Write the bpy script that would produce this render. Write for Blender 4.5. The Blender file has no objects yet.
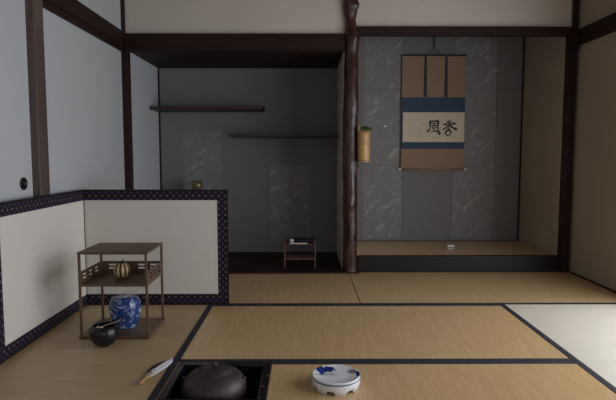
import bpy, bmesh, math, random
from mathutils import Vector, Matrix, noise
random.seed(7)
C = bpy.context.scene.collection
PI = math.pi

# ------------------------------------------------------------------ materials
def srgb(r, g, b):
    f = lambda c: (c/12.92 if c <= .04045 else ((c+.055)/1.055)**2.4)
    return (f(r/255), f(g/255), f(b/255), 1)

class NT:
    def __init__(s, name):
        s.m = bpy.data.materials.new(name); s.m.use_nodes = True
        s.t = s.m.node_tree; s.b = s.t.nodes['Principled BSDF']
    def n(s, typ, **kw):
        nd = s.t.nodes.new(typ)
        for k, v in kw.items():
            if hasattr(nd, k) and not k[0].isupper(): setattr(nd, k, v)
            else: nd.inputs[k.replace('_', ' ')].default_value = v
        return nd
    def l(s, a, b): s.t.links.new(a, b)
    def coord(s, scale=(1, 1, 1)):
        tc = s.n('ShaderNodeTexCoord'); mp = s.n('ShaderNodeMapping')
        mp.inputs['Scale'].default_value = scale
        s.l(tc.outputs['Object'], mp.inputs['Vector']); return mp.outputs['Vector']
    def math(s, op, a, b=None, c=None):
        nd = s.n('ShaderNodeMath'); nd.operation = op
        for i, v in enumerate((a, b, c)):
            if v is None: continue
            if isinstance(v, (int, float)): nd.inputs[i].default_value = v
            else: s.l(v, nd.inputs[i])
        return nd.outputs[0]
    def noise(s, vec, scale, detail=4, rough=.55, dist=0):
        nd = s.n('ShaderNodeTexNoise'); s.l(vec, nd.inputs['Vector'])
        nd.inputs['Scale'].default_value = scale; nd.inputs['Detail'].default_value = detail
        nd.inputs['Roughness'].default_value = rough; nd.inputs['Distortion'].default_value = dist
        return nd.outputs['Fac']
    def ramp(s, fac, stops, interp='LINEAR'):
        nd = s.n('ShaderNodeValToRGB'); cr = nd.color_ramp; cr.interpolation = interp
        while len(cr.elements) < len(stops): cr.elements.new(.5)
        for e, (p, c) in zip(cr.elements, stops): e.position = p; e.color = c
        s.l(fac, nd.inputs['Fac']); return nd.outputs['Color']
    def mix(s, fac, a, b):
        nd = s.n('ShaderNodeMix'); nd.data_type = 'RGBA'
        for i, v in ((0, fac), (6, a), (7, b)):
            if isinstance(v, (int, float, tuple)): nd.inputs[i].default_value = v
            else: s.l(v, nd.inputs[i])
        return nd.outputs[2]
    def bump(s, h, strength=.3, dist=.002):
        nd = s.n('ShaderNodeBump'); nd.inputs['Strength'].default_value = strength
        nd.inputs['Distance'].default_value = dist
        s.l(h, nd.inputs['Height']); s.l(nd.outputs['Normal'], s.b.inputs['Normal'])
    def set(s, **kw):
        for k, v in kw.items():
            k = k.replace('_', ' ')
            if isinstance(v, (int, float, tuple)): s.b.inputs[k].default_value = v
            else: s.l(v, s.b.inputs[k])
        return s.m

def simple(name, col, rough=.6, var=.12, scale=(6, 6, 6), bump=0, metal=0, spec=.5, coat=0):
    t = NT(name); v = t.coord(scale); f = t.noise(v, 4, 5)
    d = tuple(c*(1-var) for c in col[:3])+(1,); e = tuple(min(1, c*(1+var)) for c in col[:3])+(1,)
    t.set(Base_Color=t.ramp(f, [(.3, d), (.7, e)]), Roughness=rough, Metallic=metal, Specular_IOR_Level=spec, Coat_Weight=coat)
    if bump: t.bump(f, bump, .002)
    return t.m

def wood(name, c1, c2, scale=(2, 40, 40), rough=.42, spec=.5):
    t = NT(name); v = t.coord(scale); f = t.noise(v, 1.6, 8, .6, .6)
    t.set(Base_Color=t.ramp(f, [(.3, c1), (.7, c2)]), Roughness=rough, Specular_IOR_Level=spec)
    t.bump(f, .15, .001); return t.m

def tatami(name, axis, c1, c2):
    """rush mat: strands run along `axis`; the rush is smooth along a strand, so it shines anisotropically"""
    t = NT(name)
    tc = t.n('ShaderNodeTexCoord'); sp = t.n('ShaderNodeSeparateXYZ'); t.l(tc.outputs['Object'], sp.inputs[0])
    along = sp.outputs[0 if axis == 'x' else 1]; across = sp.outputs[1 if axis == 'x' else 0]
    rib = t.math('SINE', t.math('MULTIPLY', across, 2*PI/.0048))
    warp = t.math('SINE', t.math('MULTIPLY', along, 2*PI/.016))
    sc = (1.5, 60, 1) if axis == 'x' else (60, 1.5, 1)
    f = t.noise(t.coord(sc), 4, 6, .7)
    sc2 = (.8, 26, 1) if axis == 'x' else (26, .8, 1)
    f = t.math('ADD', t.math('MULTIPLY', f, .5), t.math('MULTIPLY', t.noise(t.coord(sc2), 4, 4, .7), .5))
    g = t.noise(t.coord((1, 1, 1)), 2.2, 3)
    c0 = tuple(c*.80 for c in c1[:3])+(1,)
    col = t.ramp(f, [(.34, c0), (.5, c1), (.66, c2)])
    col = t.mix(t.math('MULTIPLY', t.math('ADD', warp, 1), .12), col, tuple(c*.55 for c in c1[:3])+(1,))
    col = t.mix(t.math('MULTIPLY', g, .25), col, tuple(c*.75 for c in c1[:3])+(1,))
    tg = t.n('ShaderNodeCombineXYZ'); tg.inputs[1 if axis == 'x' else 0].default_value = 1
    t.set(Base_Color=col, Roughness=.42, Anisotropic=.9, Specular_IOR_Level=1.0, IOR=1.6)
    t.l(tg.outputs[0], t.b.inputs['Tangent'])
    h = t.math('ADD', t.math('MULTIPLY', rib, .5), t.math('MULTIPLY', warp, .25))
    t.bump(h, .35, .0006); return t.m

def plaster(name, col, var=.05):
    t = NT(name); f = t.noise(t.coord((1, 1, 1)), 3, 6, .6); f2 = t.noise(t.coord((1, 1, 1)), 160, 4)
    d = tuple(c*(1-var) for c in col[:3])+(1,)
    t.set(Base_Color=t.ramp(f, [(.3, d), (.7, col)]), Roughness=.9, Specular_IOR_Level=.2)
    t.bump(f2, .25, .001); return t.m

def fine_paper(name, col, grid=.0016):
    t = NT(name); tc = t.n('ShaderNodeTexCoord'); sp = t.n('ShaderNodeSeparateXYZ'); t.l(tc.outputs['Object'], sp.inputs[0])
    a = t.math('SINE', t.math('MULTIPLY', sp.outputs[0], 2*PI/.021)); b = t.math('SINE', t.math('MULTIPLY', sp.outputs[2], 2*PI/.017))
    w = t.math('MULTIPLY', t.math('ADD', t.math('ADD', a, b), 2), .012)
    f = t.noise(t.coord((1, 1, 1)), 5, 4)
    c = t.mix(t.math('ADD', w, t.math('MULTIPLY', f, .08)), col, tuple(x*.6 for x in col[:3])+(1,))
    t.set(Base_Color=c, Roughness=.85, Specular_IOR_Level=.25); return t.m

def karakami(name, c0, c1):
    """embossed printed wallpaper: swirling comb lines and driftwood streaks"""
    t = NT(name); v = t.coord((1, 1, 1))
    n1 = t.n('ShaderNodeTexNoise'); t.l(v, n1.inputs['Vector']); n1.inputs['Scale'].default_value = 5.5; n1.inputs['Detail'].default_value = 1
    rings = t.math('SINE', t.math('MULTIPLY', n1.outputs['Fac'], 110))
    vo = t.n('ShaderNodeTexVoronoi'); t.l(t.coord((1, 1, .62)), vo.inputs['Vector']); vo.inputs['Scale'].default_value = 7
    vo.feature = 'DISTANCE_TO_EDGE'
    mp = t.n('ShaderNodeMapping'); mp.vector_type = 'TEXTURE'; mp.inputs['Rotation'].default_value = (0, -.72, 0); mp.inputs['Scale'].default_value = (1/4, 1, 1/15)
    tc = t.n('ShaderNodeTexCoord'); t.l(tc.outputs['Object'], mp.inputs['Vector'])
    st = t.noise(mp.outputs['Vector'], 1.5, 3, .6, .8)
    streak = t.ramp(st, [(.59, (0, 0, 0, 1)), (.66, (1, 1, 1, 1))])
    edge = t.math('LESS_THAN', vo.outputs['Distance'], .012)
    m = t.math('MAXIMUM', t.math('MULTIPLY', t.math('GREATER_THAN', rings, .7), .13), t.math('MULTIPLY', streak, .55))
    m = t.math('MAXIMUM', m, t.math('MULTIPLY', edge, .12))
    t.set(Base_Color=t.mix(m, c0, c1), Roughness=.6, Specular_IOR_Level=.45)
    t.bump(m, .5, .0015); return t.m

def dotted(name, base, dot, dot2, p=.04, r=.0075):
    """woven brocade with a staggered lattice of little flower dots (local x and z)"""
    t = NT(name); tc = t.n('ShaderNodeTexCoord'); sp = t.n('ShaderNodeSeparateXYZ'); t.l(tc.outputs['Object'], sp.inputs[0])
    def lat(ox, oz):
        fx = t.math('SUBTRACT', t.math('FRACT', t.math('ADD', t.math('DIVIDE', sp.outputs[0], p), ox)), .5)
        fz = t.math('SUBTRACT', t.math('FRACT', t.math('ADD', t.math('DIVIDE', sp.outputs[2], p), oz)), .5)
        d = t.math('SQRT', t.math('ADD', t.math('MULTIPLY', fx, fx), t.math('MULTIPLY', fz, fz)))
        return t.math('LESS_THAN', d, r/p)
    a = lat(.25, .35); b = lat(.75, .85)
    c = t.mix(b, t.mix(a, base, dot), dot2)
    t.set(Base_Color=c, Roughness=.7, Specular_IOR_Level=.3); return t.m

M = {}
M['dark_wood'] = wood('dark_wood', srgb(28, 14, 13), srgb(48, 25, 22), rough=.6, spec=.25)
M['dark_wood_v'] = wood('dark_wood_upright', srgb(32, 17, 16), srgb(52, 29, 25), scale=(40, 40, 2), rough=.5, spec=.3)
M['post_wood'] = wood('post_wood', srgb(76, 62, 58), srgb(100, 84, 79), scale=(40, 40, 2), rough=.35)
M['dark_wood_y'] = wood('dark_wood_lengthwise', srgb(28, 14, 13), srgb(46, 24, 21), scale=(40, 2, 40), rough=.6, spec=.25)
M['shelf_wood'] = wood('shelf_wood', srgb(42, 28, 26), srgb(64, 44, 40), rough=.5)
M['black_lacquer'] = wood('black_lacquer', srgb(18, 13, 17), srgb(30, 22, 26), rough=.4, spec=.3)
M['log'] = None
M['plaster'] = plaster('kokabe_plaster', srgb(205, 196, 186))
M['left_paper'] = fine_paper('left_paper', srgb(188, 191, 194))
M['right_plaster'] = plaster('right_plaster', srgb(168, 156, 138))
M['karakami_plain'] = plaster('blue_grey_wallpaper', srgb(128, 126, 127), .06)
M['karakami_print'] = karakami('blue_grey_wallpaper_print', srgb(127, 125, 126), srgb(180, 178, 178))
M['karakami_seam'] = plaster('wallpaper_seam', srgb(95, 95, 99))
M['ceiling'] = wood('ceiling_boards', srgb(120, 95, 70), srgb(150, 122, 92), rough=.6)
M['tat_x'] = tatami('rush_mat_strands_across', 'x', srgb(196, 167, 122), srgb(226, 199, 152))
M['tat_sheen_tint'] = tatami('sheen_tinted_rush_mat_strands_across', 'x', srgb(220, 210, 190), srgb(236, 228, 212))  # paler than the other mats: window sheen partly painted into the rush colour
M['tat_y'] = tatami('rush_mat_strands_deep', 'y', srgb(211, 176, 126), srgb(238, 206, 156))
M['heri'] = simple('blue_black_border_cloth', srgb(30, 34, 46), .8, .2, (30, 30, 30))
M['byobu_paper'] = fine_paper('byobu_paper', srgb(218, 213, 205))
M['byobu_border'] = dotted('byobu_brocade', srgb(24, 17, 28), srgb(104, 86, 104), srgb(74, 56, 100), r=.007)
M['tana_wood'] = wood('tana_wood', srgb(80, 60, 46), srgb(110, 84, 64), scale=(2, 30, 30), rough=.45)
M['white_porcelain'] = simple('white_porcelain', srgb(226, 226, 228), .15, .03)
M['black_glaze'] = simple('black_glaze', srgb(16, 16, 26), .3, .3)
M['bamboo'] = wood('bamboo', srgb(176, 132, 82), srgb(206, 164, 110), scale=(30, 30, 3), rough=.35)
M['old_bamboo'] = simple('smoked_bamboo', srgb(112, 98, 88), .35, .15)
M['iron'] = simple('cast_iron', srgb(74, 64, 64), .5, .25, (12, 12, 12), .6, .5)
M['linen'] = simple('white_linen', srgb(228, 222, 212), .8, .05)
M['brown_silk'] = simple('brown_silk', srgb(150, 122, 96), .7, .1, (60, 1, 60))
M['blue_silk'] = simple('blue_silk', srgb(38, 62, 88), .65, .15, (60, 1, 60))
M['futai'] = simple('dark_blue_silk', srgb(40, 44, 56), .7, .1)
M['scroll_paper'] = simple('scroll_paper', srgb(216, 200, 176), .8, .05)
M['ink'] = simple('ink', srgb(18, 18, 24), .6, .1)
M['seal'] = simple('seal_red', srgb(176, 100, 86), .7, .1)
M['faint_ink'] = simple('faint_ink', srgb(130, 120, 108), .7, .1)
M['silver'] = simple('pale_grey', srgb(190, 190, 190), .4, .05)
M['red_wood'] = wood('red_brown_wood', srgb(78, 48, 44), srgb(110, 70, 62), scale=(3, 30, 30), rough=.4)
M['leaf'] = simple('leaf_green', srgb(78, 84, 38), .35, .25, (20, 20, 20))
M['gold'] = simple('gold_bronze', srgb(132, 116, 88), .35, .15, (8, 8, 8), 0, .6)
M['ash'] = simple('ash', srgb(70, 66, 62), .95, .2, (10, 10, 10), .6)
M['clay'] = simple('hearth_clay', srgb(34, 29, 28), .9, .15)
M['shoji_wood'] = wood('shoji_wood', srgb(150, 120, 88), srgb(175, 145, 108), scale=(30, 30, 3))

def log_mat():
    t = NT('polished_log'); f = t.noise(t.coord((9, 9, 2.2)), 2.5, 7, .6, .8)
    g = t.noise(t.coord((1, 1, .5)), 24, 4)
    t.set(Base_Color=t.ramp(f, [(.3, srgb(36, 20, 19)), (.55, srgb(68, 40, 36)), (.75, srgb(96, 62, 54))]), Roughness=.24, Specular_IOR_Level=.5)
    t.bump(t.math('ADD', f, t.math('MULTIPLY', g, .4)), .9, .006); return t.m
M['log'] = log_mat()

def jar_mat():
    t = NT('blue_and_white_glaze'); v = t.coord((1, 1, 1.3))
    a = t.noise(v, 11, 5, .7, 1.2); b = t.noise(v, 42, 3)
    c = t.ramp(a, [(.38, srgb(206, 214, 228)), (.43, srgb(100, 130, 176)), (.47, srgb(40, 70, 130)), (.66, srgb(24, 46, 100))])
    c = t.mix(t.math('MULTIPLY', t.math('GREATER_THAN', b, .63), .7), c, srgb(180, 196, 222))
    t.set(Base_Color=c, Roughness=.22, Coat_Weight=.2); return t.m
M['jar'] = jar_mat()

def painted_top():
    """porcelain lid with blue leaves painted on one side and a violet flower spray on the other (local x, y)"""
    t = NT('painted_porcelain'); tc = t.n('ShaderNodeTexCoord'); sp = t.n('ShaderNodeSeparateXYZ'); t.l(tc.outputs['Object'], sp.inputs[0])
    X, Y = sp.outputs[0], sp.outputs[1]
    n = t.noise(t.coord((1, 1, 1)), 45, 3, .6, 1.2)
    def blob(cx, cy, rx, ry):
        dx = t.math('DIVIDE', t.math('SUBTRACT', X, cx), rx); dy = t.math('DIVIDE', t.math('SUBTRACT', Y, cy), ry)
        return t.math('SUBTRACT', 1, t.math('SQRT', t.math('ADD', t.math('MULTIPLY', dx, dx), t.math('MULTIPLY', dy, dy))))
    def hit(b, k=.0): return t.math('GREATER_THAN', t.math('ADD', b, t.math('MULTIPLY', t.math('SUBTRACT', n, .5), 1.6)), k)
    c = srgb(224, 226, 232)
    c = t.mix(t.math('MULTIPLY', hit(blob(-.045, .0, .055, .012)), .6), c, srgb(120, 150, 150))
    c = t.mix(hit(blob(-.045, .052, .042, .03)), c, srgb(34, 44, 120))
    c = t.mix(hit(blob(-.060, .028, .012, .034)), c, srgb(44, 58, 150))
    c = t.mix(t.math('MULTIPLY', hit(blob(.072, .028, .028, .028), .15), .85), c, srgb(118, 92, 112))
    c = t.mix(hit(blob(.093, .0, .008, .03)), c, srgb(30, 50, 120))
    t.set(Base_Color=c, Roughness=.15); return t.m
M['painted'] = painted_top()

def caddy_mat():
    t = NT('ribbed_gourd_lacquer'); tc = t.n('ShaderNodeTexCoord'); sp = t.n('ShaderNodeSeparateXYZ'); t.l(tc.outputs['Object'], sp.inputs[0])
    ang = t.math('ARCTAN2', sp.outputs[1], sp.outputs[0])
    s_ = t.math('SINE', t.math('MULTIPLY', ang, 10))
    f = t.noise(t.coord((1, 1, 1)), 14, 4)
    pale = t.math('GREATER_THAN', t.math('ADD', s_, t.math('MULTIPLY', t.math('SUBTRACT', f, .5), 1.2)), -.05)
    t.set(Base_Color=t.mix(pale, srgb(88, 60, 34), srgb(208, 178, 130)), Roughness=.35); return t.m
M['caddy'] = caddy_mat()

def feather_mat():
    t = NT('barred_feather'); tc = t.n('ShaderNodeTexCoord'); sp = t.n('ShaderNodeSeparateXYZ'); t.l(tc.outputs['Object'], sp.inputs[0])
    X, Y = sp.outputs[0], sp.outputs[1]
    n = t.noise(t.coord((20, 90, 1)), 1.5, 3)
    k = t.math('ADD', t.math('ADD', t.math('MULTIPLY', X, -15), t.math('MULTIPLY', Y, 2.7)), t.math('MULTIPLY', t.math('SUBTRACT', n, .5), .5))
    t.set(Base_Color=t.ramp(k, [(.40, srgb(222, 226, 236)), (.52, srgb(120, 118, 128)), (.64, srgb(24, 18, 20))]), Roughness=.6); return t.m
M['feather'] = feather_mat()

def robuchi_mat():
    t = dotted('hearth_frame_lacquer', srgb(16, 13, 18), srgb(16, 13, 18), srgb(16, 13, 18)); return t
def hearth_frame_mat():
    t = NT('hearth_frame_lacquer'); tc = t.n('ShaderNodeTexCoord'); sp = t.n('ShaderNodeSeparateXYZ'); t.l(tc.outputs['Object'], sp.inputs[0])
    vo = t.n('ShaderNodeTexVoronoi'); t.l(t.coord((1, 1, 0)), vo.inputs['Vector']); vo.inputs['Scale'].default_value = 17
    n = t.noise(t.coord((1, 1, 1)), 120, 2)
    m = t.math('LESS_THAN', t.math('ADD', vo.outputs['Distance'], t.math('MULTIPLY', n, .3)), .3)
    t.set(Base_Color=t.mix(m, srgb(20, 17, 22), srgb(92, 74, 80)), Roughness=.3); return t.m
M['hearth_frame'] = hearth_frame_mat()

# ------------------------------------------------------------------ mesh helpers
def box(bm, x0, x1, y0, y1, z0, z1, bev=0, mi=0):
    b2 = bmesh.new()
    bmesh.ops.create_cube(b2, size=1)
    for v in b2.verts:
        v.co = Vector(((x0+x1)/2+v.co.x*(x1-x0), (y0+y1)/2+v.co.y*(y1-y0), (z0+z1)/2+v.co.z*(z1-z0)))
    if bev: bmesh.ops.bevel(b2, geom=b2.edges[:], offset=bev, segments=2, affect='EDGES', profile=.5)
    merge(bm, b2, mi)

def merge(bm, b2, mi=0):
    vs = {v: bm.verts.new(v.co) for v in b2.verts}
    for f in b2.faces:
        try:
            nf = bm.faces.new([vs[v] for v in f.verts]); nf.material_index = mi; nf.smooth = f.smooth
        except ValueError: pass
    b2.free()

def lathe(bm, prof, n=48, cx=0, cy=0, cz=0, fn=None, mi=0, cap0=True, cap1=True):
    rings = []
    for (r, z) in prof:
        ring = []
        for i in range(n):
            a = 2*PI*i/n; rr = r*(fn(a, z, r) if fn else 1)
            ring.append(bm.verts.new((cx+rr*math.cos(a), cy+rr*math.sin(a), cz+z)))
        rings.append(ring)
    for k in range(len(rings)-1):
        for i in range(n):
            f = bm.faces.new((rings[k][i], rings[k][(i+1) % n], rings[k+1][(i+1) % n], rings[k+1][i])); f.smooth = True; f.material_index = mi
    if cap0: f = bm.faces.new(rings[0][::-1]); f.material_index = mi
    if cap1: f = bm.faces.new(rings[-1]); f.material_index = mi

def tube(bm, pts, rad, n=10, mi=0):
    pts = [Vector(p) for p in pts]
    rad = rad if isinstance(rad, (list, tuple)) else [rad]*len(pts)
    rings = []
    for k, p in enumerate(pts):
        d = (pts[min(k+1, len(pts)-1)]-pts[max(k-1, 0)]).normalized()
        u = d.cross(Vector((0, 0, 1))) if abs(d.z) < .9 else d.cross(Vector((0, 1, 0)))
        u.normalize(); w = d.cross(u)
        rings.append([bm.verts.new(p+rad[k]*(math.cos(2*PI*i/n)*u+math.sin(2*PI*i/n)*w)) for i in range(n)])
    for k in range(len(rings)-1):
        for i in range(n):
            f = bm.faces.new((rings[k][i], rings[k][(i+1) % n], rings[k+1][(i+1) % n], rings[k+1][i])); f.smooth = True; f.material_index = mi
    bm.faces.new(rings[0][::-1]).material_index = mi; bm.faces.new(rings[-1]).material_index = mi

def prism(bm, poly, z0, z1, mi=0):
    a = [bm.verts.new((x, y, z0)) for x, y in poly]; b = [bm.verts.new((x, y, z1)) for x, y in poly]
    bm.faces.new(a[::-1]).material_index = mi; bm.faces.new(b).material_index = mi
    n = len(poly)
    for i in range(n): bm.faces.new((a[i], a[(i+1) % n], b[(i+1) % n], b[i])).material_index = mi

def obj(name, bm, mats, parent=None, loc=(0, 0, 0), rz=0, bevel=0, smooth_fix=True):
    bmesh.ops.recalc_face_normals(bm, faces=bm.faces[:])
    me = bpy.data.meshes.new(name); bm.to_mesh(me); bm.free()
    for m in (mats if isinstance(mats, list) else [mats]): me.materials.append(m)
    o = bpy.data.objects.new(name, me); C.objects.link(o)
    o.location = loc; o.rotation_euler = (0, 0, rz)
    if parent: o.parent = parent
    if bevel:
        md = o.modifiers.new('bevel', 'BEVEL'); md.width = bevel; md.segments = 2; md.limit_method = 'ANGLE'
    return o
def B(*a, **k):
    bm = bmesh.new(); box(bm, *a, **k); return bm
def thing(name, label, cat, loc=(0, 0, 0), rz=0, group=None):
    o = bpy.data.objects.new(name, None); C.objects.link(o); o.empty_display_size = .05
    o.location = loc; o.rotation_euler = (0, 0, rz); o['label'] = label; o['category'] = cat
    if group: o['group'] = group
    return o
def tag(o, label, cat, group=None):
    o['label'] = label; o['category'] = cat
    if group: o['group'] = group
    return o
def struct(name, bm, m, parent=None, bevel=0, label=None):
    o = obj(name, bm, m, parent, bevel=bevel)
    if not parent: o['kind'] = 'structure'
    if label: o['label'] = label
    return o

# ------------------------------------------------------------------ dimensions (metres)
XL, XR = -1.42, 2.14          # side walls of the room
YF, YB = 4.25, 5.08           # front of the alcoves, back wall of the alcoves
YN = -1.7                     # wall behind the viewer
HC = 2.42                     # ceiling height
TZ = .12                      # raised tokonoma floor
HX0, HX1, HY0, HY1 = -.572, -.150, 1.950, 2.358    # sunken hearth

# ------------------------------------------------------------------ room shell
bm = bmesh.new()                                            # floor slab under the mats, open above the hearth pit
for a in ((XL-.1, HX0, YN, YB+.05), (HX1, XR+.1, YN, YB+.05), (HX0, HX1, YN, HY0), (HX0, HX1, HY1, YB+.05)):
    box(bm, a[0], a[1], a[2], a[3], -.12, -.055)
struct('floor', bm, M['dark_wood'])
bm = B(XL-.1, XR+.1, YN-.1, YF+.1, HC, HC+.06)
struct('ceiling', bm, M['ceiling'])
# left wall: fusuma bay near, plaster bay far, strip over the beam
bm = bmesh.new()
box(bm, XL-.1, XL, 2.86, YF+.02, -.055, 1.80)
box(bm, XL-.1, XL, YN, YF+.02, 1.80, HC)
box(bm, XL-.1, XL, YN, .96, -.055, 1.80)
struct('wall_left', bm, M['left_paper'])
bm = B(XL-.04, XL-.006, 1.88, 2.85, -.05, 1.80)
d1 = struct('door_1', bm, M['left_paper'])
bm = bmesh.new()                                            # round recessed black pull
t_ = bmesh.new(); lathe(t_, [(.006, .001), (.022, .001), (.024, .006), (.030, .008), (.032, .004), (.032, -.004)], 32, cap0=True)
bmesh.ops.rotate(t_, verts=t_.verts, matrix=Matrix.Rotation(PI/2, 3, 'Y')); bmesh.ops.translate(t_, verts=t_.verts, vec=(XL-.006, 2.712, .795)); merge(bm, t_)
h1 = obj('door_handle', bm, M['black_lacquer'], d1); h1['label'] = 'round black recessed pull'
bm = B(XL-.08, XL-.045, .96, 1.90, -.05, 1.80)
struct('door_2', bm, M['left_paper'])
# timbers on the left wall
struct('trim_1', B(XL-.02, -1.385, 2.806, 2.912, 0, HC, bev=.004), M['post_wood'])
bm = bmesh.new(); box(bm, XL-.02, -1.392, YN, 2.805, 1.775, 1.885, bev=.004); box(bm, XL-.02, -1.392, 2.913, YF-.03, 1.775, 1.885, bev=.004)
box(bm, XL-.02, -1.402, YN, 2.805, 1.735, 1.775); box(bm, XL-.02, -1.402, 2.913, YF-.03, 1.735, 1.775)
struct('trim_2', bm, M['dark_wood_y'])
bm = bmesh.new(); box(bm, XL-.02, -1.366, 4.22, 4.275, 0, 1.75, bev=.004); box(bm, XL-.02, -1.396, 4.235, 4.275, 1.75, HC)
struct('trim_3', bm, M['dark_wood_v'])
# tokowaki (left alcove)
struct('wall_alcove_left', B(XL-.1, -1.372, 4.276, YB, -.05, 1.80), M['left_paper'])
struct('trim_4', B(-1.371, -1.358, YB-.014, YB-.001, .013, 1.745), M['dark_wood_v'])
struct('trim_5', B(-1.395, .31, 4.225, 4.285, 1.75, 1.876, bev=.005), M['dark_wood'])
struct('trim_6', B(-1.372, .30, 4.286, YB, 1.745, 1.80), M['dark_wood'])
struct('trim_7', B(XL, .41, YF-.06, YB, -.054, .012, bev=.003), M['dark_wood'])
# wall over the lintels
bm = bmesh.new(); box(bm, -1.395, .31, 4.262, 4.30, 1.877, HC); box(bm, .31, 2.13, 4.262, 4.30, 1.932, HC)
struct('wall_over_lintel', bm, M['plaster'])
# back wall with printed sheets let into plain paper
def sheet_wall(name, x0, x1, z0, z1, patches, seams):
    bm = bmesh.new(); box(bm, x0, x1, YB, YB+.05, z0, z1)
    for (a, b, c, d) in patches: box(bm, a, b, YB-.0012, YB, c, d, mi=1)
    for (a, b, c, d) in seams: box(bm, a, b, YB-.0018, YB, c, d, mi=2)
    return struct(name, bm, [M['karakami_plain'], M['karakami_print'], M['karakami_seam']])
sheet_wall('wall_back_left', -1.42, .35, -.05, 1.80, [(-1.148, -.789, .50, 1.174), (-.332, .048, .128, .845)], [])
sheet_wall('wall_back_right', .35, 2.10, 0, 2.50,
    [(.555, .925, .14, .842), (.555, .925, .846, 1.548), (.555, .925, 1.552, 2.25),
     (1.40, 1.80, .14, .842), (1.40, 1.80, .846, 1.548), (1.40, 1.80, 1.552, 2.25)],
    [(.41, 2.05, .842, .846), (.41, 2.05, 1.548, 1.552), (.925, .929, .14, 2.25), (1.396, 1.40, .14, 2.25), (1.80, 1.804, .14, 2.25)])
# partition behind the log post
struct('wall_partition', B(.302, .41, 4.30, YB, -.05, 2.46), M['plaster'])
# tokonoma (right alcove)
struct('wall_alcove_right', B(2.047, XR, 4.30, YB, 0, 2.50), M['right_plaster'])
struct('trim_8', B(2.034, 2.046, YB-.016, YB-.002, TZ, 2.45), M['dark_wood_v'])
struct('trim_9', B(.425, 2.056, 4.236, 4.30, 0, .129, bev=.004), M['black_lacquer'])
struct('trim_10', B(.40, 2.056, 4.225, 4.285, 1.863, 1.931, bev=.004), M['dark_wood'])
bm = bmesh.new(); box(bm, 2.055, 2.112, 4.215, 4.30, 0, 1.90, bev=.004); box(bm, 2.078, 2.112, 4.225, 4.30, 1.90, HC)
struct('trim_11', bm, M['dark_wood_v'])
struct('ceiling_alcove', B(.40, 2.1, 4.30, YB+.05, 2.46, 2.50), M['dark_wood'])
# right wall with a wide papered window low down towards the viewer
WY0, WY1, WZ0, WZ1 = .35, 3.26, .06, 1.70
bm = bmesh.new()
box(bm, XR-.01, XR+.09, WY1, 4.30, -.055, 1.80); box(bm, XR-.01, XR+.09, YN, 4.30, 1.80, HC); box(bm, XR-.01, XR+.09, YN, WY0, -.055, 1.80)
box(bm, XR-.01, XR+.09, WY0, WY1, -.055, WZ0); box(bm, XR-.01, XR+.09, WY0, WY1, WZ1, 1.80)
struct('wall_right', bm, M['right_plaster'])
bm = bmesh.new(); box(bm, 2.102, XR, YN, 4.214, 1.785, 1.905, bev=.004); box(bm, 2.035, 2.112, 4.190, 4.214, 1.75, 1.87, bev=.003)
struct('trim_12', bm, M['dark_wood_y'])
struct('baseboard_right', B(2.1225, XR-.01, YN, 4.194, 0, .010), M['dark_wood_y'])
bm = bmesh.new()
y = WY0
nb = 4
for i in range(nb+1):
    yy = WY0+(WY1-WY0)*i/nb; box(bm, XR+.0, XR+.03, yy-.018, yy+.018, WZ0, WZ1)
for i in range(1, nb*3):
    yy = WY0+(WY1-WY0)*i/(nb*3); box(bm, XR+.01, XR+.02, yy-.004, yy+.004, WZ0, WZ1)
for i in range(9):
    zz = WZ0+(WZ1-WZ0)*i/8; w = .02 if i in (0, 8) else .004; box(bm, XR+.01, XR+.02, WY0, WY1, max(WZ0, zz-w), min(WZ1, zz+w))
struct('window_1', bm, M['shoji_wood'])
# wall behind the viewer, with an unseen window added for the fill light
bm = bmesh.new()
box(bm, XL-.1, XR+.1, YN-.1, YN, -.055, .3); box(bm, XL-.1, XR+.1, YN-.1, YN, 1.75, HC)
box(bm, XL-.1, -.9, YN-.1, YN, .3, 1.75); box(bm, 1.6, XR+.1, YN-.1, YN, .3, 1.75)
struct('wall_front', bm, M['plaster'])
bm = bmesh.new()
for i in range(7): xx = -.9+2.5*i/6; box(bm, xx-.008, xx+.008, YN-.06, YN-.03, .3, 1.75)
for i in range(6): zz = .3+1.45*i/5; box(bm, -.9, 1.6, YN-.05, YN-.04, zz-.006, zz+.006)
struct('added_window', bm, M['shoji_wood'])

# ------------------------------------------------------------------ tatami mats
MG = 'tatami mats of the room floor'
def mat_thing(label, x0, x1, y0, y1, heri, rush, poly=None, z=0.0, group=None, hw=.030, th=.05):
    t = thing('tatami_mat', label, 'tatami mat', ((x0+x1)/2, (y0+y1)/2, z-th), group=MG if z == 0 else None)
    cx, cy = (x0+x1)/2, (y0+y1)/2; g = .0035
    P_ = poly or [(x0+g, y0+g), (x1-g, y0+g), (x1-g, y1-g), (x0+g, y1-g)]
    bm = bmesh.new(); prism(bm, [(a-cx, b-cy) for a, b in P_], 0, th)
    obj('rush_cover', bm, rush, t)
    for (a, b, c, d) in heri:
        bm = B(a-cx, b-cx, c-cy, d-cy, th-.001, th+.0022, bev=.0008); obj('border_cloth', bm, M['heri'], t)
    return t
hw = .030
def horiz(label, x0, x1, y0, y1, poly=None, hx0=None, far=True):
    hx0 = x0 if hx0 is None else hx0
    return mat_thing(label, x0, x1, y0, y1, ([(hx0+.001, x1-.001, y1-hw, y1-.001)] if far else [])+[(x0+.001, x1-.001, y0+.001, y0+hw)], M['tat_y'], poly, group=None)
def deep(label, x0, x1, y0, y1, rush='tat_x'):
    return mat_thing(label, x0, x1, y0, y1, [(x0+.001, x0+hw, y0+.001, y1-.001), (x1-hw, x1-.001, y0+.001, y1-.001)], M[rush])
Y1, Y2, Y3, YE = 1.465, 2.370, 3.303, 4.188
horiz('tan tatami mat along the dark left alcove, behind the folding screen', XL+.002, .352, Y3, YE, far=False)
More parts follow.
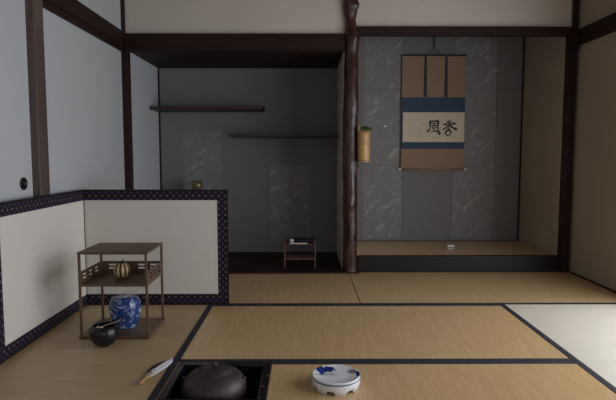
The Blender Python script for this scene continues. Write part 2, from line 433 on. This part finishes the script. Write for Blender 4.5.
horiz('tan tatami mat in front of the raised scroll alcove', .352, 2.121, Y3, 4.234, [(.3555, Y3+.002), (2.1185, Y3+.002), (2.1185, 4.234), (.43, 4.234), (.43, YE-.002), (.3555, YE-.002)], far=False)
horiz('central tatami mat lying between the back row and the hearth', -.578, 1.228, Y2, Y3)
g = .0012
horiz('front tatami mat cut out around the sunken hearth, under the porcelain box', -.578, 1.228, Y1, Y2,
      [(-.578+g, Y1+g), (1.228-g, Y1+g), (1.228-g, Y2-g), (HX1+g, Y2-g), (HX1+g, HY0-g), (HX0-g, HY0-g), (HX0-g, Y2-g), (-.578+g, Y2-g)], hx0=HX1+.002)
deep('tatami mat running along the right wall, window brightness painted into its colour', 1.228, 2.121, Y1, Y3, 'tat_sheen_tint')
deep('tatami mat under the tea shelf, framed by the folding screen', XL+.002, -.578, Y1, Y3)
# tokonoma mat
mat_thing('shallow tatami mat covering the raised alcove floor', .41, 2.046, 4.30, YB-.001, [(.412, 2.044, 5.055, 5.078)], M['tat_y'], z=TZ, th=.10)

# ------------------------------------------------------------------ hearth, frame and kettle
hc = ((HX0+HX1)/2, (HY0+HY1)/2)
ht = thing('sunken_hearth', 'square sunken hearth with black lacquered frame set in tatami', 'hearth', (hc[0], hc[1], -.36))
hx, hy = (HX1-HX0)/2-.001, (HY1-HY0)/2-.001
fw = .034
bm = bmesh.new()
z0, z1 = .30, .366
for a in ((-hx, hx, hy-fw, hy), (-hx, hx, -hy, -hy+fw), (-hx, -hx+fw, -hy+fw, hy-fw), (hx-fw, hx, -hy+fw, hy-fw)):
    box(bm, a[0], a[1], a[2], a[3], z0, z1, bev=.003)
fr = obj('hearth_frame', bm, M['hearth_frame'], ht); fr['label'] = 'black lacquer frame with faint scattered motifs'
bm = bmesh.new(); w = .02; ix, iy = hx-.016, hy-.016
for a in ((-ix, ix, iy-w, iy), (-ix, ix, -iy, -iy+w), (-ix, -ix+w, -iy+w, iy-w), (ix-w, ix, -iy+w, iy-w)):
    box(bm, a[0], a[1], a[2], a[3], 0, z0)
box(bm, -ix, ix, -iy, iy, -.02, 0)
obj('clay_liner', bm, M['clay'], ht)
bm = bmesh.new(); N = 20; vs = {}
for i in range(N+1):
    for j in range(N+1):
        x = (-1+2*i/N)*(ix-w); yv = (-1+2*j/N)*(iy-w)
        vs[i, j] = bm.verts.new((x, yv, .07+.05*((x*x+yv*yv)/.03)*.6+.006*noise.noise(Vector((x*20, yv*20, 0)))))
for i in range(N):
    for j in range(N): bm.faces.new((vs[i, j], vs[i+1, j], vs[i+1, j+1], vs[i, j+1])).smooth = True
obj('ash_bed', bm, M['ash'], ht)
# trivet standing in the ash
tv = thing('trivet', 'black iron trivet in the hearth ash under the kettle', 'trivet', (hc[0], hc[1], -.300))
bm = bmesh.new(); ring = [(.075*math.cos(2*PI*i/36), .075*math.sin(2*PI*i/36), .135) for i in range(37)]
tube(bm, ring, .005, 8); obj('ring', bm, M['iron'], tv)
for k in range(3):
    a = 2*PI*k/3+.5; bm = bmesh.new()
    tube(bm, [(.085*math.cos(a), .085*math.sin(a), 0), (.08*math.cos(a), .08*math.sin(a), .07), (.075*math.cos(a), .075*math.sin(a), .135)], .0045, 8)
    obj('leg', bm, M['iron'], tv)
kt = thing('tea_kettle', 'round dark iron kettle with lid, sitting in the sunken hearth', 'kettle', (-.374, 2.145, -.160))
kt.scale = (.98, .98, 1)
prof = [(.03, .0), (.07, .004), (.098, .03), (.118, .065), (.130, .105), (.1335, .135), (.131, .158), (.122, .180), (.105, .198), (.085, .209), (.069, .214), (.0665, .221), (.0625, .221), (.061, .212)]
bm = bmesh.new()
def kn(a, z, r): return 1+.006*noise.noise(Vector((math.cos(a)*6, math.sin(a)*6, z*50)))
lathe(bm, prof, 72, fn=kn)
obj('kettle_body', bm, M['iron'], kt)
bm = bmesh.new(); lathe(bm, [(.0605, .213), (.0605, .219), (.05, .2235), (.03, .226), (.012, .2275)], 48)
ld = obj('lid', bm, M['iron'], kt)
bm = bmesh.new(); lathe(bm, [(.005, .227), (.0055, .233), (.011, .237), (.012, .243), (.008, .249), (.002, .250)], 20)
obj('knob', bm, M['iron'], ld)
for s in (-1, 1):
    bm = bmesh.new(); pts = [(s*(.116+.012*math.sin(PI*i/8)), -.018+.036*i/8*1, .172+.012*math.sin(PI*i/8)) for i in range(9)]
    tube(bm, pts, .0045, 8); obj('lug', bm, M['iron'], kt)

# ------------------------------------------------------------------ folding screen
fs = thing('folding_screen', 'low two-leaf folding screen, pale paper with dark dotted brocade border', 'folding screen', (-1.385, 3.325, .0026))
def leaf(W, H, rz, off, outer):
    """outer: the free edge is at local x = W; the hinge edge carries no brocade"""
    bw = .066; th = .017; fr = .008; hg = .004
    bm = bmesh.new()
    for a in ((0, W, 0, fr), (0, W, H-fr, H), (0, hg, fr, H-fr), (W-fr, W, fr, H-fr)):
        box(bm, a[0], a[1], -th, 0, a[2], a[3], bev=.0012)
    f = obj('leaf_frame', bm, M['black_lacquer'], fs, off, rz)
    bm = bmesh.new()
    for a in ((hg, W-fr, fr, bw), (hg, W-fr, H-bw, H-fr), (W-bw, W-fr, bw, H-bw)):
        box(bm, a[0], a[1], -th+.002, -.002, a[2], a[3])
    b_ = obj('brocade_border', bm, M['byobu_border'], f); b_['label'] = 'dark purple brocade with pale dots'
    p_ = obj('paper_field', B(hg, W-bw, -th+.003, -.003, bw, H-bw), M['byobu_paper'], f); p_['label'] = 'plain pale paper'
leaf(.905, .724, 0, (0, 0, 0), 1)
leaf(.985, .724, -PI/2, (.017, -.018, 0), 1)

# ------------------------------------------------------------------ tea shelf
TX0, TX1, TY0, TY1 = -1.148, -.802, 2.675, 2.975
tn = thing('tea_shelf', 'open brown wooden tea shelf of three boards on four thin posts', 'shelf stand', ((TX0+TX1)/2, (TY0+TY1)/2, .0008))
a, b = (TX1-TX0)/2, (TY1-TY0)/2
def board(n, z0, z1, o=.006):
    return obj(n, B(-a-o, a+o, -b-o, b+o, z0, z1, bev=.002), M['tana_wood'], tn)
board('base_board', .004, .018); board('middle_shelf', .272, .284, -.001); board('top_board', .438, .450, .004)
for sx in (-1, 1):
    for sy in (-1, 1):
        bm = bmesh.new(); cx, cy = sx*(a-.004), sy*(b-.004)
        box(bm, cx-.006, cx+.006, cy-.006, cy+.006, .0, .4375, bev=.0015); obj('post', bm, M['tana_wood'], tn)
def rail(L, gaps):                                           # low gallery with paired slots cut through
    bm = bmesh.new(); z0 = .284; H = .062; zs = [(.018, .028), (.037, .047)]
    us = sorted(gaps)
    box(bm, 0, L, -.003, .003, z0, z0+.018); box(bm, 0, L, -.003, .003, z0+.047, z0+H)
    x = 0
    for (g0, g1) in us:
        box(bm, x, g0, -.003, .003, z0+.018, z0+.047); x = g1
        box(bm, g0, g1, -.003, .003, z0+.028, z0+.037)
    box(bm, x, L, -.003, .003, z0+.018, z0+.047)
    return bm
Lb = 2*a-.022; Ls = 2*b-.022
bmr = rail(Lb, [(.035, .075), (.10, .14), (.20, .24), (.265, .305)]); obj('gallery_rail', bmr, M['tana_wood'], tn, (-a+.011, b-.004, 0))
for sx in (-1, 1):
    obj('gallery_rail', rail(Ls, [(.03, .08), (.11, .155), (.19, .24)]), M['tana_wood'], tn, (sx*(a-.004), -b+.011, 0), PI/2)

# ribbed tea caddy on the middle shelf
cd = thing('tea_caddy', 'small ribbed gourd-shaped tea caddy, pale and brown stripes, on middle shelf', 'tea caddy', (-.980, 2.825, .2853))
cd.scale = (.90, .90, 1.1)
def rib(a_, z, r): return 1+.07*abs(math.cos(5*a_))-.03
bm = bmesh.new(); prof = [(.016, 0), (.03, .004), (.042, .018), (.047, .034), (.045, .050), (.036, .064), (.022, .072), (.010, .0725), (.004, .070)]
lathe(bm, prof, 80, fn=rib); obj('caddy_body', bm, M['caddy'], cd)
bm = bmesh.new(); tube(bm, [(0, 0, .069), (.001, 0, .078), (.004, 0, .085), (.010, .001, .089)], [.005, .0035, .003, .0042], 8)
for k in range(5):
    an = 2*PI*k/5; tube(bm, [(0, 0, .0735), (.010*math.cos(an), .010*math.sin(an), .0755), (.021*math.cos(an), .021*math.sin(an), .0745)], [.0035, .003, .001], 6)
st = obj('stem', bm, M['black_glaze'], cd); st['label'] = 'black stalk'

# blue and white water jar on the base board
wj = thing('water_jar', 'blue and white glazed lidded water jar on lower shelf board', 'jar', (-.968, 2.825, .0195))
wj.scale = (.93, .93, .96)
bm = bmesh.new()
prof = [(.058, 0), (.062, .002), (.065, .012), (.073, .032), (.081, .058), (.087, .085), (.0885, .112), (.085, .138), (.077, .155), (.072, .162), (.071, .168), (.066, .168), (.065, .160)]
lathe(bm, prof, 72, fn=lambda a_, z, r: 1+.004*math.cos(6*a_)); obj('jar_body', bm, M['jar'], wj)
bm = bmesh.new(); lathe(bm, [(.0615, .160), (.0615, .1665), (.052, .169), (.02, .170), (.006, .170)], 48)
l2 = obj('jar_lid', bm, M['jar'], wj)
bm = bmesh.new(); lathe(bm, [(.007, .1695), (.006, .175), (.010, .179), (.008, .184), (.002, .185)], 20); obj('lid_knob', bm, M['jar'], l2)

# black tea bowl with linen and scoop
bw_ = thing('tea_bowl', 'round glossy black tea bowl on mat before the tea shelf', 'bowl', (-.993, 2.585, 0.0008))
bw_.scale = (.84, .84, .90)
bm = bmesh.new()
prof = [(.026, 0), (.034, .001), (.036, .005), (.052, .013), (.071, .034), (.081, .060), (.0815, .078), (.075, .098), (.066, .112), (.061, .116), (.058, .113), (.068, .095), (.074, .078), (.073, .060), (.062, .036), (.040, .020), (.01, .014)]
lathe(bm, prof, 96, fn=lambda a_, z, r: 1+(.012*abs(math.cos(10*a_)) if .012 < z < .099 else 0)+.01*math.cos(3*a_+1)); obj('bowl_body', bm, M['black_glaze'], bw_)
bm = bmesh.new()                                              # crumpled folded linen, lying in the bowl
t_ = bmesh.new(); bmesh.ops.create_icosphere(t_, subdivisions=3, radius=.021)
for v in t_.verts:
    v.co *= 1+.35*noise.noise(v.co*60); v.co.z *= .8
for f in t_.faces: f.smooth = True
merge(bm, t_)
tag(obj('linen_cloth', bm, M['linen'], None, (-1.006, 2.560, .088)), 'folded white linen cloth tucked inside the black tea bowl', 'cloth')
bm = bmesh.new()
p0, p1 = Vector((-1.003, 2.531, .1075)), Vector((-.935, 2.640, .1075))
pts = [p0+(p1-p0)*t for t in (0, .2, .4, .6, .8, .9)]+[p1+Vector((0, 0, .003)), p1+Vector((.005, .008, .010))]
tube(bm, [tuple(p) for p in pts], [.003, .003, .003, .003, .0032, .0042, .0048, .003], 8)
tag(obj('tea_scoop', bm, M['old_bamboo']), 'slender smoky bamboo tea scoop resting across the black bowl rim', 'tea scoop')

# feather brush
fb = thing('feather_brush', 'white and dark feather brush with tan handle lying on tatami', 'feather brush', (-.676, 2.125, .0), 0)
fb.rotation_euler = (0, 0, -.17)
bm = bmesh.new(); top = []; Nf = 26
def wid(t):
    l = .034*math.sin(PI*min(1, t*.82+.06))**.7*(1 if t < .93 else .75); r = .030*math.sin(PI*min(1, t*.8+.08))**.8*(1 if t < .93 else .7)
    return l, r
up, dn = [], []
for i in range(Nf+1):
    t = i/Nf; yv = .085+.195*t; l, r = wid(t); cxv = .018*t*t; zc = .006+.010*t*(1-t)
    row = []
    for u in (-1, -.6, -.25, 0, .25, .6, 1):
        w_ = l if u < 0 else r; row.append((cxv+u*w_, yv-abs(u)*.018, zc+.0025*(1-u*u)+.0008*math.sin(i*2.2)))
    up.append([bm.verts.new(p) for p in row]); dn.append([bm.verts.new((p[0], p[1], p[2]-.0014)) for p in row])
for i in range(Nf):
    for j in range(6):
        f = bm.faces.new((up[i][j], up[i][j+1], up[i+1][j+1], up[i+1][j])); f.smooth = True
        f = bm.faces.new((dn[i][j+1], dn[i][j], dn[i+1][j], dn[i+1][j+1])); f.smooth = True
    bm.faces.new((up[i][0], up[i+1][0], dn[i+1][0], dn[i][0])); bm.faces.new((up[i+1][6], up[i][6], dn[i][6], dn[i+1][6]))
bm.faces.new(up[0]+dn[0][::-1]); bm.faces.new(up[-1][::-1]+dn[-1])
v_ = obj('vane', bm, M['feather'], fb); v_['label'] = 'white feather vane shading to dark at the tip'
bm = bmesh.new(); tube(bm, [(0, .09, .0085), (.002, .15, .0115), (.008, .21, .011), (.018, .275, .0085)], [.0022, .002, .0015, .0006], 8); obj('quill', bm, M['linen'], fb)
bm = bmesh.new(); tube(bm, [(0, 0, .0065), (0, .004, .0065), (0, .05, .0075), (0, .100, .008)], [.004, .0062, .0068, .0075], 12)
h_ = obj('handle', bm, M['bamboo'], fb); h_['label'] = 'tan bamboo sheath handle'

# porcelain box
pb = thing('porcelain_box', 'round white porcelain lidded box painted with blue flowers, on the front mat', 'box', (.126, 2.112, .0))
pb.scale = (.955, .955, 1.2)
bm = bmesh.new(); n = 120
def foot(a_):                                                 # scalloped openings around the foot
    k = math.cos(7*a_+.55); return .011 if k > .45 else (.0 if k < .15 else .011*(k-.15)/.3)
rows = []
R_ = [(.096, None), (.102, .016), (.1035, .028), (.1035, .033), (.098, .033), (.095, .020), (.090, None)]
for (r, z) in R_:
    rows.append([bm.verts.new((r*math.cos(2*PI*i/n), r*math.sin(2*PI*i/n), z if z is not None else foot(2*PI*i/n))) for i in range(n)])
for k in range(len(rows)):
    for i in range(n):
        f = bm.faces.new((rows[k][i], rows[k][(i+1) % n], rows[(k+1) % len(rows)][(i+1) % n], rows[(k+1) % len(rows)][i])); f.smooth = True
lathe(bm, [(.094, .016), (.094, .020)], 64)
obj('box_base', bm, M['white_porcelain'], pb)
bm = bmesh.new(); lathe(bm, [(.1035, .0335), (.1055, .0355), (.1055, .0385), (.1040, .0385), (.1035, .0345)], 96, mi=0, cap0=False, cap1=False)
r1 = obj('rim_line', bm, simple('grey_blue_line', srgb(96, 104, 120), .3), pb); r1['label'] = 'grey-blue rim line'
bm = bmesh.new(); lathe(bm, [(.1030, .0336), (.1038, .040), (.1025, .0435), (.098, .0445), (.094, .0425), (.05, .0415), (.01, .0412)], 96); obj('box_lid', bm, M['painted'], pb)

# ------------------------------------------------------------------ log post between the alcoves
bm = bmesh.new(); n = 40; H = HC; K = 150; rings = []
def lerp(tab, z):
    for (z0, v0), (z1, v1) in zip(tab, tab[1:]):
        if z <= z1:
            t = (z-z0)/(z1-z0); t = t*t*(3-2*t); return v0+(v1-v0)*t
    return tab[-1][1]
RT = [(0, .062), (.03, .058), (.3, .056), (.7, .058), (1.0, .061), (1.3, .060), (1.6, .056), (1.72, .052), (1.80, .055), (1.84, .061), (1.88, .056), (1.93, .042), (1.98, .041), (2.04, .052), (2.09, .058), (2.14, .052), (2.2, .046), (2.45, .046)]
CT = [(0, .362), (.5, .360), (1.0, .357), (1.4, .362), (1.7, .362), (1.80, .366), (1.85, .367), (1.93, .358), (2.0, .352), (2.08, .352), (2.2, .346), (2.45, .345)]
knots = [(.9, 1.30, .010), (-1.2, 1.835, .014), (-.5, 2.10, .016), (-2.0, 2.13, .012), (-1.6, .55, .008), (-.9, .92, .007), (-2.2, 1.12, .008)]
for k in range(K+1):
    z = H*k/K; ring = []
    for i in range(n):
        an = 2*PI*i/n; r = lerp(RT, z)
        r *= 1+.075*noise.noise(Vector((math.cos(an)*1.1, math.sin(an)*1.1, z*4.5)))+.025*noise.noise(Vector((math.cos(an)*3, math.sin(an)*3, z*16)))
        for (ka, kz, kh) in knots:
            da = (an-ka+PI) % (2*PI)-PI; r += kh*math.exp(-(da*.06)**2/.0009-(z-kz)**2/.0012)
        ring.append(bm.verts.new((lerp(CT, z)+r*math.cos(an), 4.248+r*math.sin(an), z)))
    rings.append(ring)
for k in range(K):
    for i in range(n): bm.faces.new((rings[k][i], rings[k][(i+1) % n], rings[k+1][(i+1) % n], rings[k+1][i])).smooth = True
bm.faces.new(rings[0][::-1]); bm.faces.new(rings[-1])
tag(obj('log_post', bm, M['log']), 'gnarled polished red-brown log post standing between the two alcoves', 'post')

# bamboo vase on the post
bv = thing('bamboo_vase', 'pale bamboo flower vase hanging on the right of the log post', 'vase', (.4555, 4.175, .885))
bm = bmesh.new(); n = 40
prof = [(.046, 0), (.048, .003), (.0485, .010), (.0465, .014), (.0462, .022), (.047, .070), (.0475, .135), (.049, .139), (.0475, .143), (.047, .20), (.0475, .236), (.043, .236), (.0425, .16), (.04, .15), (.005, .15)]
lathe(bm, prof, 40); obj('vase_body', bm, M['bamboo'], bv)
bm = bmesh.new(); box(bm, -.046, -.036, -.012, .012, .23, .275, bev=.003); obj('hanging_tab', bm, M['bamboo'], bv)
for zz_ in (.012, .139):
    bm = bmesh.new(); lathe(bm, [(.0475, zz_-.003), (.0498, zz_), (.0475, zz_+.003)], 40, cap0=False, cap1=False)
    nr = obj('node_ring', bm, M['old_bamboo'], bv); nr['label'] = 'darker joint ring'
bm = bmesh.new(); tube(bm, [(-.044, -.012, .25), (-.044, -.02, .26)], .002, 6); obj('peg', bm, M['bamboo'], bv)
# sprig with leaf and bud in the vase
sg = thing('flower_sprig', 'dark green leaf and thin budded twig standing in the bamboo vase', 'flower', (.4555, 4.17, 1.05))
bm = bmesh.new(); tube(bm, [(-.005, 0, -.01), (.0, -.005, .07), (.02, -.02, .093), (.06, -.03, .097), (.115, -.035, .100), (.155, -.04, .109)], [.0022, .002, .0018, .0014, .0012, .001], 6); obj('twig', bm, M['leaf'], sg)
bm = bmesh.new(); t_ = bmesh.new(); bmesh.ops.create_icosphere(t_, subdivisions=2, radius=.008); bmesh.ops.scale(t_, vec=(1.3, .8, .8), verts=t_.verts); bmesh.ops.translate(t_, verts=t_.verts, vec=(.16, -.04, .110))
for f in t_.faces: f.smooth = True
merge(bm, t_); obj('bud', bm, M['linen'], sg)
def leafmesh(L, W, drop):
    bm = bmesh.new(); up = []; dn = []
    for i in range(13):
        t = i/12; w = W*math.sin(PI*t)**.75+.0004; c = (L*t, 0, drop*t*t)
        r = [(c[0], -w, c[2]+.004), (c[0], 0, c[2]), (c[0], w, c[2]+.004)]
        up.append([bm.verts.new(p) for p in r]); dn.append([bm.verts.new((p[0], p[1], p[2]-.001)) for p in r])
    for i in range(12):
        for j in (0, 1):
            bm.faces.new((up[i][j], up[i][j+1], up[i+1][j+1], up[i+1][j])).smooth = True; bm.faces.new((dn[i][j+1], dn[i][j], dn[i+1][j], dn[i+1][j+1])).smooth = True
        bm.faces.new((up[i][0], up[i+1][0], dn[i+1][0], dn[i][0])); bm.faces.new((up[i+1][2], up[i][2], dn[i][2], dn[i+1][2]))
    return bm
for (L, W, dr, rz, z, x) in ((.10, .022, -.010, -.1, .088, -.03), (.055, .016, .022, .5, .092, -.03)):
    lf = obj('leaf', leafmesh(L, W, dr), M['leaf'], sg, (x, -.015, z), rz); lf.rotation_euler = (1.05, 0, rz)

# ------------------------------------------------------------------ hanging scroll
SY = 5.052
sc = thing('hanging_scroll', 'calligraphy scroll with blue and brown silk mounting on alcove wall', 'scroll', (1.205, SY, .80))
def sx(px): return .921+(px-404)*.00941-1.205
def sz(py): return 1.338-(py-112)*.00923-.80
def flat(n, x0, x1, z0, z1, y, m, par=sc, th=.0016): return obj(n, B(x0, x1, y-th, y, z0, z1), m, par)
flat('brown_silk_top', -.300, .292, .676, 1.055, 0, M['brown_silk'])
flat('blue_silk_mount', -.300, .292, .196, .676, -.0005, M['blue_silk'])
flat('brown_silk_bottom', -.300, .292, .012, .196, 0, M['brown_silk'])
pp = flat('writing_paper', -.288, .290, .261, .538, -.0018, M['scroll_paper']); pp['label'] = 'cream paper with brushed ink characters'
for x in (-.085, .108):
    bm = bmesh.new(); y0, y1 = -.0045, -.002
    v = [bm.verts.new(p) for p in ((x-.010, y0, 1.055), (x+.010, y0, 1.055), (x+.017, y0-.004, .68), (x-.013, y0-.004, .68), (x-.010, y1, 1.055), (x+.010, y1, 1.055), (x+.017, y1, .68), (x-.013, y1, .68))]
    for q in ((0, 1, 2, 3), (7, 6, 5, 4), (0, 4, 5, 1), (3, 2, 6, 7), (0, 3, 7, 4), (1, 5, 6, 2)): bm.faces.new([v[i] for i in q])
    w_ = obj('hanging_strip', bm, M['futai'], sc); w_['label'] = 'narrow dark silk strip'
bm = bmesh.new(); tube(bm, [(-.303, 0, 1.06), (.296, 0, 1.06)], .007, 12); obj('top_rod', bm, M['futai'], sc)
bm = bmesh.new(); tube(bm, [(-.300, -.004, .006), (.292, -.004, .006)], .013, 16); rd = obj('bottom_roller', bm, M['brown_silk'], sc)
for s, x in ((-1, -.300), (1, .292)):
    bm = bmesh.new(); tube(bm, [(x, -.004, .006), (x+s*.022, -.004, .006), (x+s*.024, -.004, .006)], [.011, .012, .008], 14); k_ = obj('roller_knob', bm, M['linen'], rd); k_['label'] = 'white roller end'
bm = bmesh.new(); tube(bm, [(-.07, 0, 1.066), (-.01, 0, 1.115), (-.003, 0, 1.15)], .0025, 6); tube(bm, [(.065, 0, 1.066), (.004, 0, 1.115), (-.003, 0, 1.15)], .0025, 6); obj('cord', bm, M['futai'], sc)
bm = bmesh.new(); tube(bm, [(-.005, 0, 1.14), (-.005, 0, 1.658)], .0055, 8)
tube(bm, [(-.005, 0, 1.145), (-.005, -.012, 1.138), (-.005, -.018, 1.150)], .004, 8); tag(obj('scroll_hanger', bm, M['black_lacquer'], None, (1.205, SY, .80)), 'thin black hanger rod above the scroll, dropping from behind the lintel', 'hanger')
# brush strokes, each a tapering ribbon; coordinates are strokes of the two characters
def zx(u): return sx(400+u/6.67)
def zz(v): return sz(90+v/6.67)
def stroke(bm, pts, w0, w1=None, y=-.0038, mi=0):
    w1 = w0 if w1 is None else w1
    P2 = [Vector((zx(u), 0, zz(v))) for u, v in pts]; Q = []
    for i in range(len(P2)-1):
        for k in range(5): Q.append(P2[i].lerp(P2[i+1], k/5))
    Q.append(P2[-1]); m = len(Q); L, Rr = [], []
    for i, p in enumerate(Q):
        d = (Q[min(i+1, m-1)]-Q[max(i-1, 0)]).normalized(); nn = Vector((-d.z, 0, d.x)); t = i/(m-1)
        w = (w0+(w1-w0)*t)*(.9+.25*math.cos(2*PI*t)); 
        if i in (0, m-1): w *= .6
        L.append(p+nn*w); Rr.append(p-nn*w)
    A = [[bm.verts.new((p.x, y+dy, p.z)) for p in side] for dy in (0, .0012) for side in (L, Rr)]
    for i in range(m-1):
        for (p, q) in ((A[0], A[1]), (A[3], A[2]), (A[2], A[0]), (A[1], A[3])):
            f = bm.faces.new((p[i], p[i+1], q[i+1], q[i])); f.material_index = mi
bm = bmesh.new(); W = .0095
for pts, a0, a1 in (
    ([(203, 208), (207, 240), (200, 264), (184, 279)], 1, .8), ([(198, 211), (232, 206), (264, 207)], 1, 1.2), ([(260, 208), (256, 240), (260, 272), (273, 297)], 1, 1.3),
    ([(216, 223), (246, 218)], .6, .7), ([(219, 236), (220, 254)], .6, .6), ([(219, 236), (245, 233)], .6, .7), ([(245, 233), (243, 253)], .7, .7), ([(220, 254), (243, 252)], .55, .55),
    ([(231, 221), (231, 274)], .65, .6), ([(214, 279), (232, 274), (246, 272)], .6, .7), ([(242, 264), (253, 282)], .6, .9)):
    stroke(bm, pts, W*a0, W*a1)
for pts, a0, a1 in (
    ([(314, 212), (346, 204)], .9, .6), ([(291, 230), (330, 224), (376, 222)], .9, 1.1), ([(333, 205), (332, 236), (331, 262)], .8, .7),
    ([(328, 232), (312, 250), (290, 264)], .8, .7), ([(338, 232), (356, 250), (384, 263)], .8, 1.4), ([(306, 246), (320, 258)], .7, .8), ([(356, 240), (345, 254)], .6, .7),
    ([(326, 264), (310, 278), (308, 292), (322, 304), (338, 298), (346, 284), (338, 270), (324, 264)], .85, .85)):
    stroke(bm, pts, W*a0, W*a1)
ck = obj('calligraphy', bm, M['ink'], pp); ck['label'] = 'two bold black ink characters'
for pts in ([(158, 222), (164, 224)], [(161, 222), (160, 232)], [(132, 240), (140, 238)], [(136, 236), (134, 250)], [(130, 262), (138, 264), (134, 272)], [(156, 238), (162, 240)]):
    bm = bmesh.new(); stroke(bm, pts, .0028); obj('signature_mark', bm, M['faint_ink'], pp)
bm = bmesh.new(); box(bm, zx(86), zx(98), -.0032, -.0015, zz(269), zz(256)); s_ = obj('seal', bm, M['seal'], pp); s_['label'] = 'small faded red seal'

# incense container on tokonoma mat
ic = thing('incense_container', 'tiny white square incense container on the raised alcove mat', 'box', (1.274, 4.63, TZ))
bm = bmesh.new(); box(bm, -.030, .030, -.022, .022, 0, .020, bev=.004); obj('container_base', bm, M['silver'], ic)
bm = bmesh.new(); box(bm, -.031, .031, -.023, .023, .0205, .037, bev=.005); l3 = obj('container_lid', bm, M['white_porcelain'], ic)
bm = bmesh.new()
for x in (-.012, .012): box(bm, x-.006, x+.006, -.0245, -.0225, .010, .022)
obj('dark_motif', bm, M['ink'], ic)

# ------------------------------------------------------------------ staggered shelves in the left alcove
bm = B(-1.370, -.385, 4.77, YB-.002, 1.340, 1.366, bev=.003)
box(bm, -.392, -.372, 4.768, YB-.002, 1.352, 1.378, bev=.004)
tag(obj('wall_shelf', bm, M['shelf_wood']), 'upper dark staggered shelf fixed to left side of alcove', 'shelf', 'staggered alcove shelves')
bm = B(-.672, .300, 4.77, YB-.002, 1.100, 1.120, bev=.003)
tag(obj('wall_shelf', bm, M['shelf_wood']), 'lower dark staggered shelf reaching the log post side', 'shelf', 'staggered alcove shelves')

# brass vase behind the screen: only its lip shows
bm = bmesh.new(); lathe(bm, [(.06, 0), (.062, .006), (.055, .02), (.038, .05), (.030, .10), (.034, .2), (.042, .32), (.044, .45), (.036, .56), (.034, .60), (.044, .625), (.050, .64), (.050, .692), (.047, .692), (.046, .64)], 40)
tag(obj('bronze_vase', bm, M['gold'], None, (-.985, 4.88, .0125)), 'gold-bronze rim of a vase peeping over the folding screen', 'vase')

# ------------------------------------------------------------------ small stand in the left alcove
ws = thing('writing_stand', 'small red-brown two-tier stand on the left alcove floor', 'stand', (-.042, 4.42, .0125))
for px in (-.126, .126):
    for py in (-.09, .09): obj('leg', B(px-.0042, px+.0042, py-.0042, py+.0042, 0, .236, bev=.001), M['red_wood'], ws)
obj('lower_shelf', B(-.130, .130, -.094, .094, .072, .082, bev=.0015), M['red_wood'], ws)
obj('upper_shelf', B(-.119, .119, -.094, .094, .192, .200, bev=.0015), M['red_wood'], ws)
obj('side_rail', B(-.119, -.113+.226+.006, .086, .092, .216, .224), M['red_wood'], ws)
for s in (-1, 1): obj('side_rail', B(s*.126-.003, s*.126+.003, -.083, .083, .222, .229), M['red_wood'], ws)
bm = B(-.085, .085, -.03, .035, 0, .026, bev=.003); box(bm, -.087, .087, -.032, .037, .0265, .034, bev=.003)
tag(obj('lacquer_box', bm, M['black_lacquer'], None, (-.012, 4.44, .213)), 'flat black lacquer box on top of the two-tier stand', 'box')
bm = B(-.073, .073, -.007, .007, 0, .008, bev=.003)
tag(obj('paper_roll', bm, M['linen'], None, (-.055, 4.348, .213)), 'slim white strip lying on the front edge of the stand', 'paper')
bm = bmesh.new(); lathe(bm, [(.012, 0), (.017, .002), (.018, .012), (.018, .028), (.015, .033), (.012, .030)], 24)
tag(obj('small_cup', bm, M['silver'], None, (-.112, 4.40, .213)), 'tiny pale grey cup at left end of the two-tier stand', 'cup')

# ------------------------------------------------------------------ light: daylight through the right window, plus an added rear fill
def area(name, loc, rot, sx_, sy_, power, col, spread=PI):
    l = bpy.data.lights.new(name, 'AREA'); l.shape = 'RECTANGLE'; l.size = sx_; l.size_y = sy_; l.energy = power; l.color = col; l.spread = spread
    o = bpy.data.objects.new(name, l); C.objects.link(o); o.location = loc; o.rotation_euler = rot; return o
area('window_daylight', (XR+.05, (WY0+WY1)/2, (WZ0+WZ1)/2), (0, PI/2, 0), WZ1-WZ0, WY1-WY0, 22, (.935, .96, 1.0))
area('rear_fill', (.35, YN-.07, 1.02), (PI/2, 0, 0), 2.5, 1.45, 3, (1, .95, .90))  # weak fill added behind the viewer to lift the surfaces facing the camera

w = bpy.data.worlds.new('World'); bpy.context.scene.world = w; w.use_nodes = True
bg = w.node_tree.nodes['Background']; bg.inputs[0].default_value = (.55, .68, .85, 1); bg.inputs[1].default_value = .3

# ------------------------------------------------------------------ camera
cam = bpy.data.cameras.new('camera'); co = bpy.data.objects.new('camera', cam); C.objects.link(co)
cam.sensor_width = 36; cam.lens = 535/616*36; cam.clip_start = .02
co.location = (0, 0, .94); co.rotation_euler = (PI/2-math.radians(4.81), 0, -math.radians(.32))
s = bpy.context.scene; s.camera = co
s.view_settings.view_transform = 'Standard'; s.view_settings.look = 'None'; s.view_settings.gamma = 1; s.view_settings.use_curve_mapping = False
s.view_settings.exposure = 1.55
s.cycles.max_bounces = 8; s.cycles.diffuse_bounces = 5
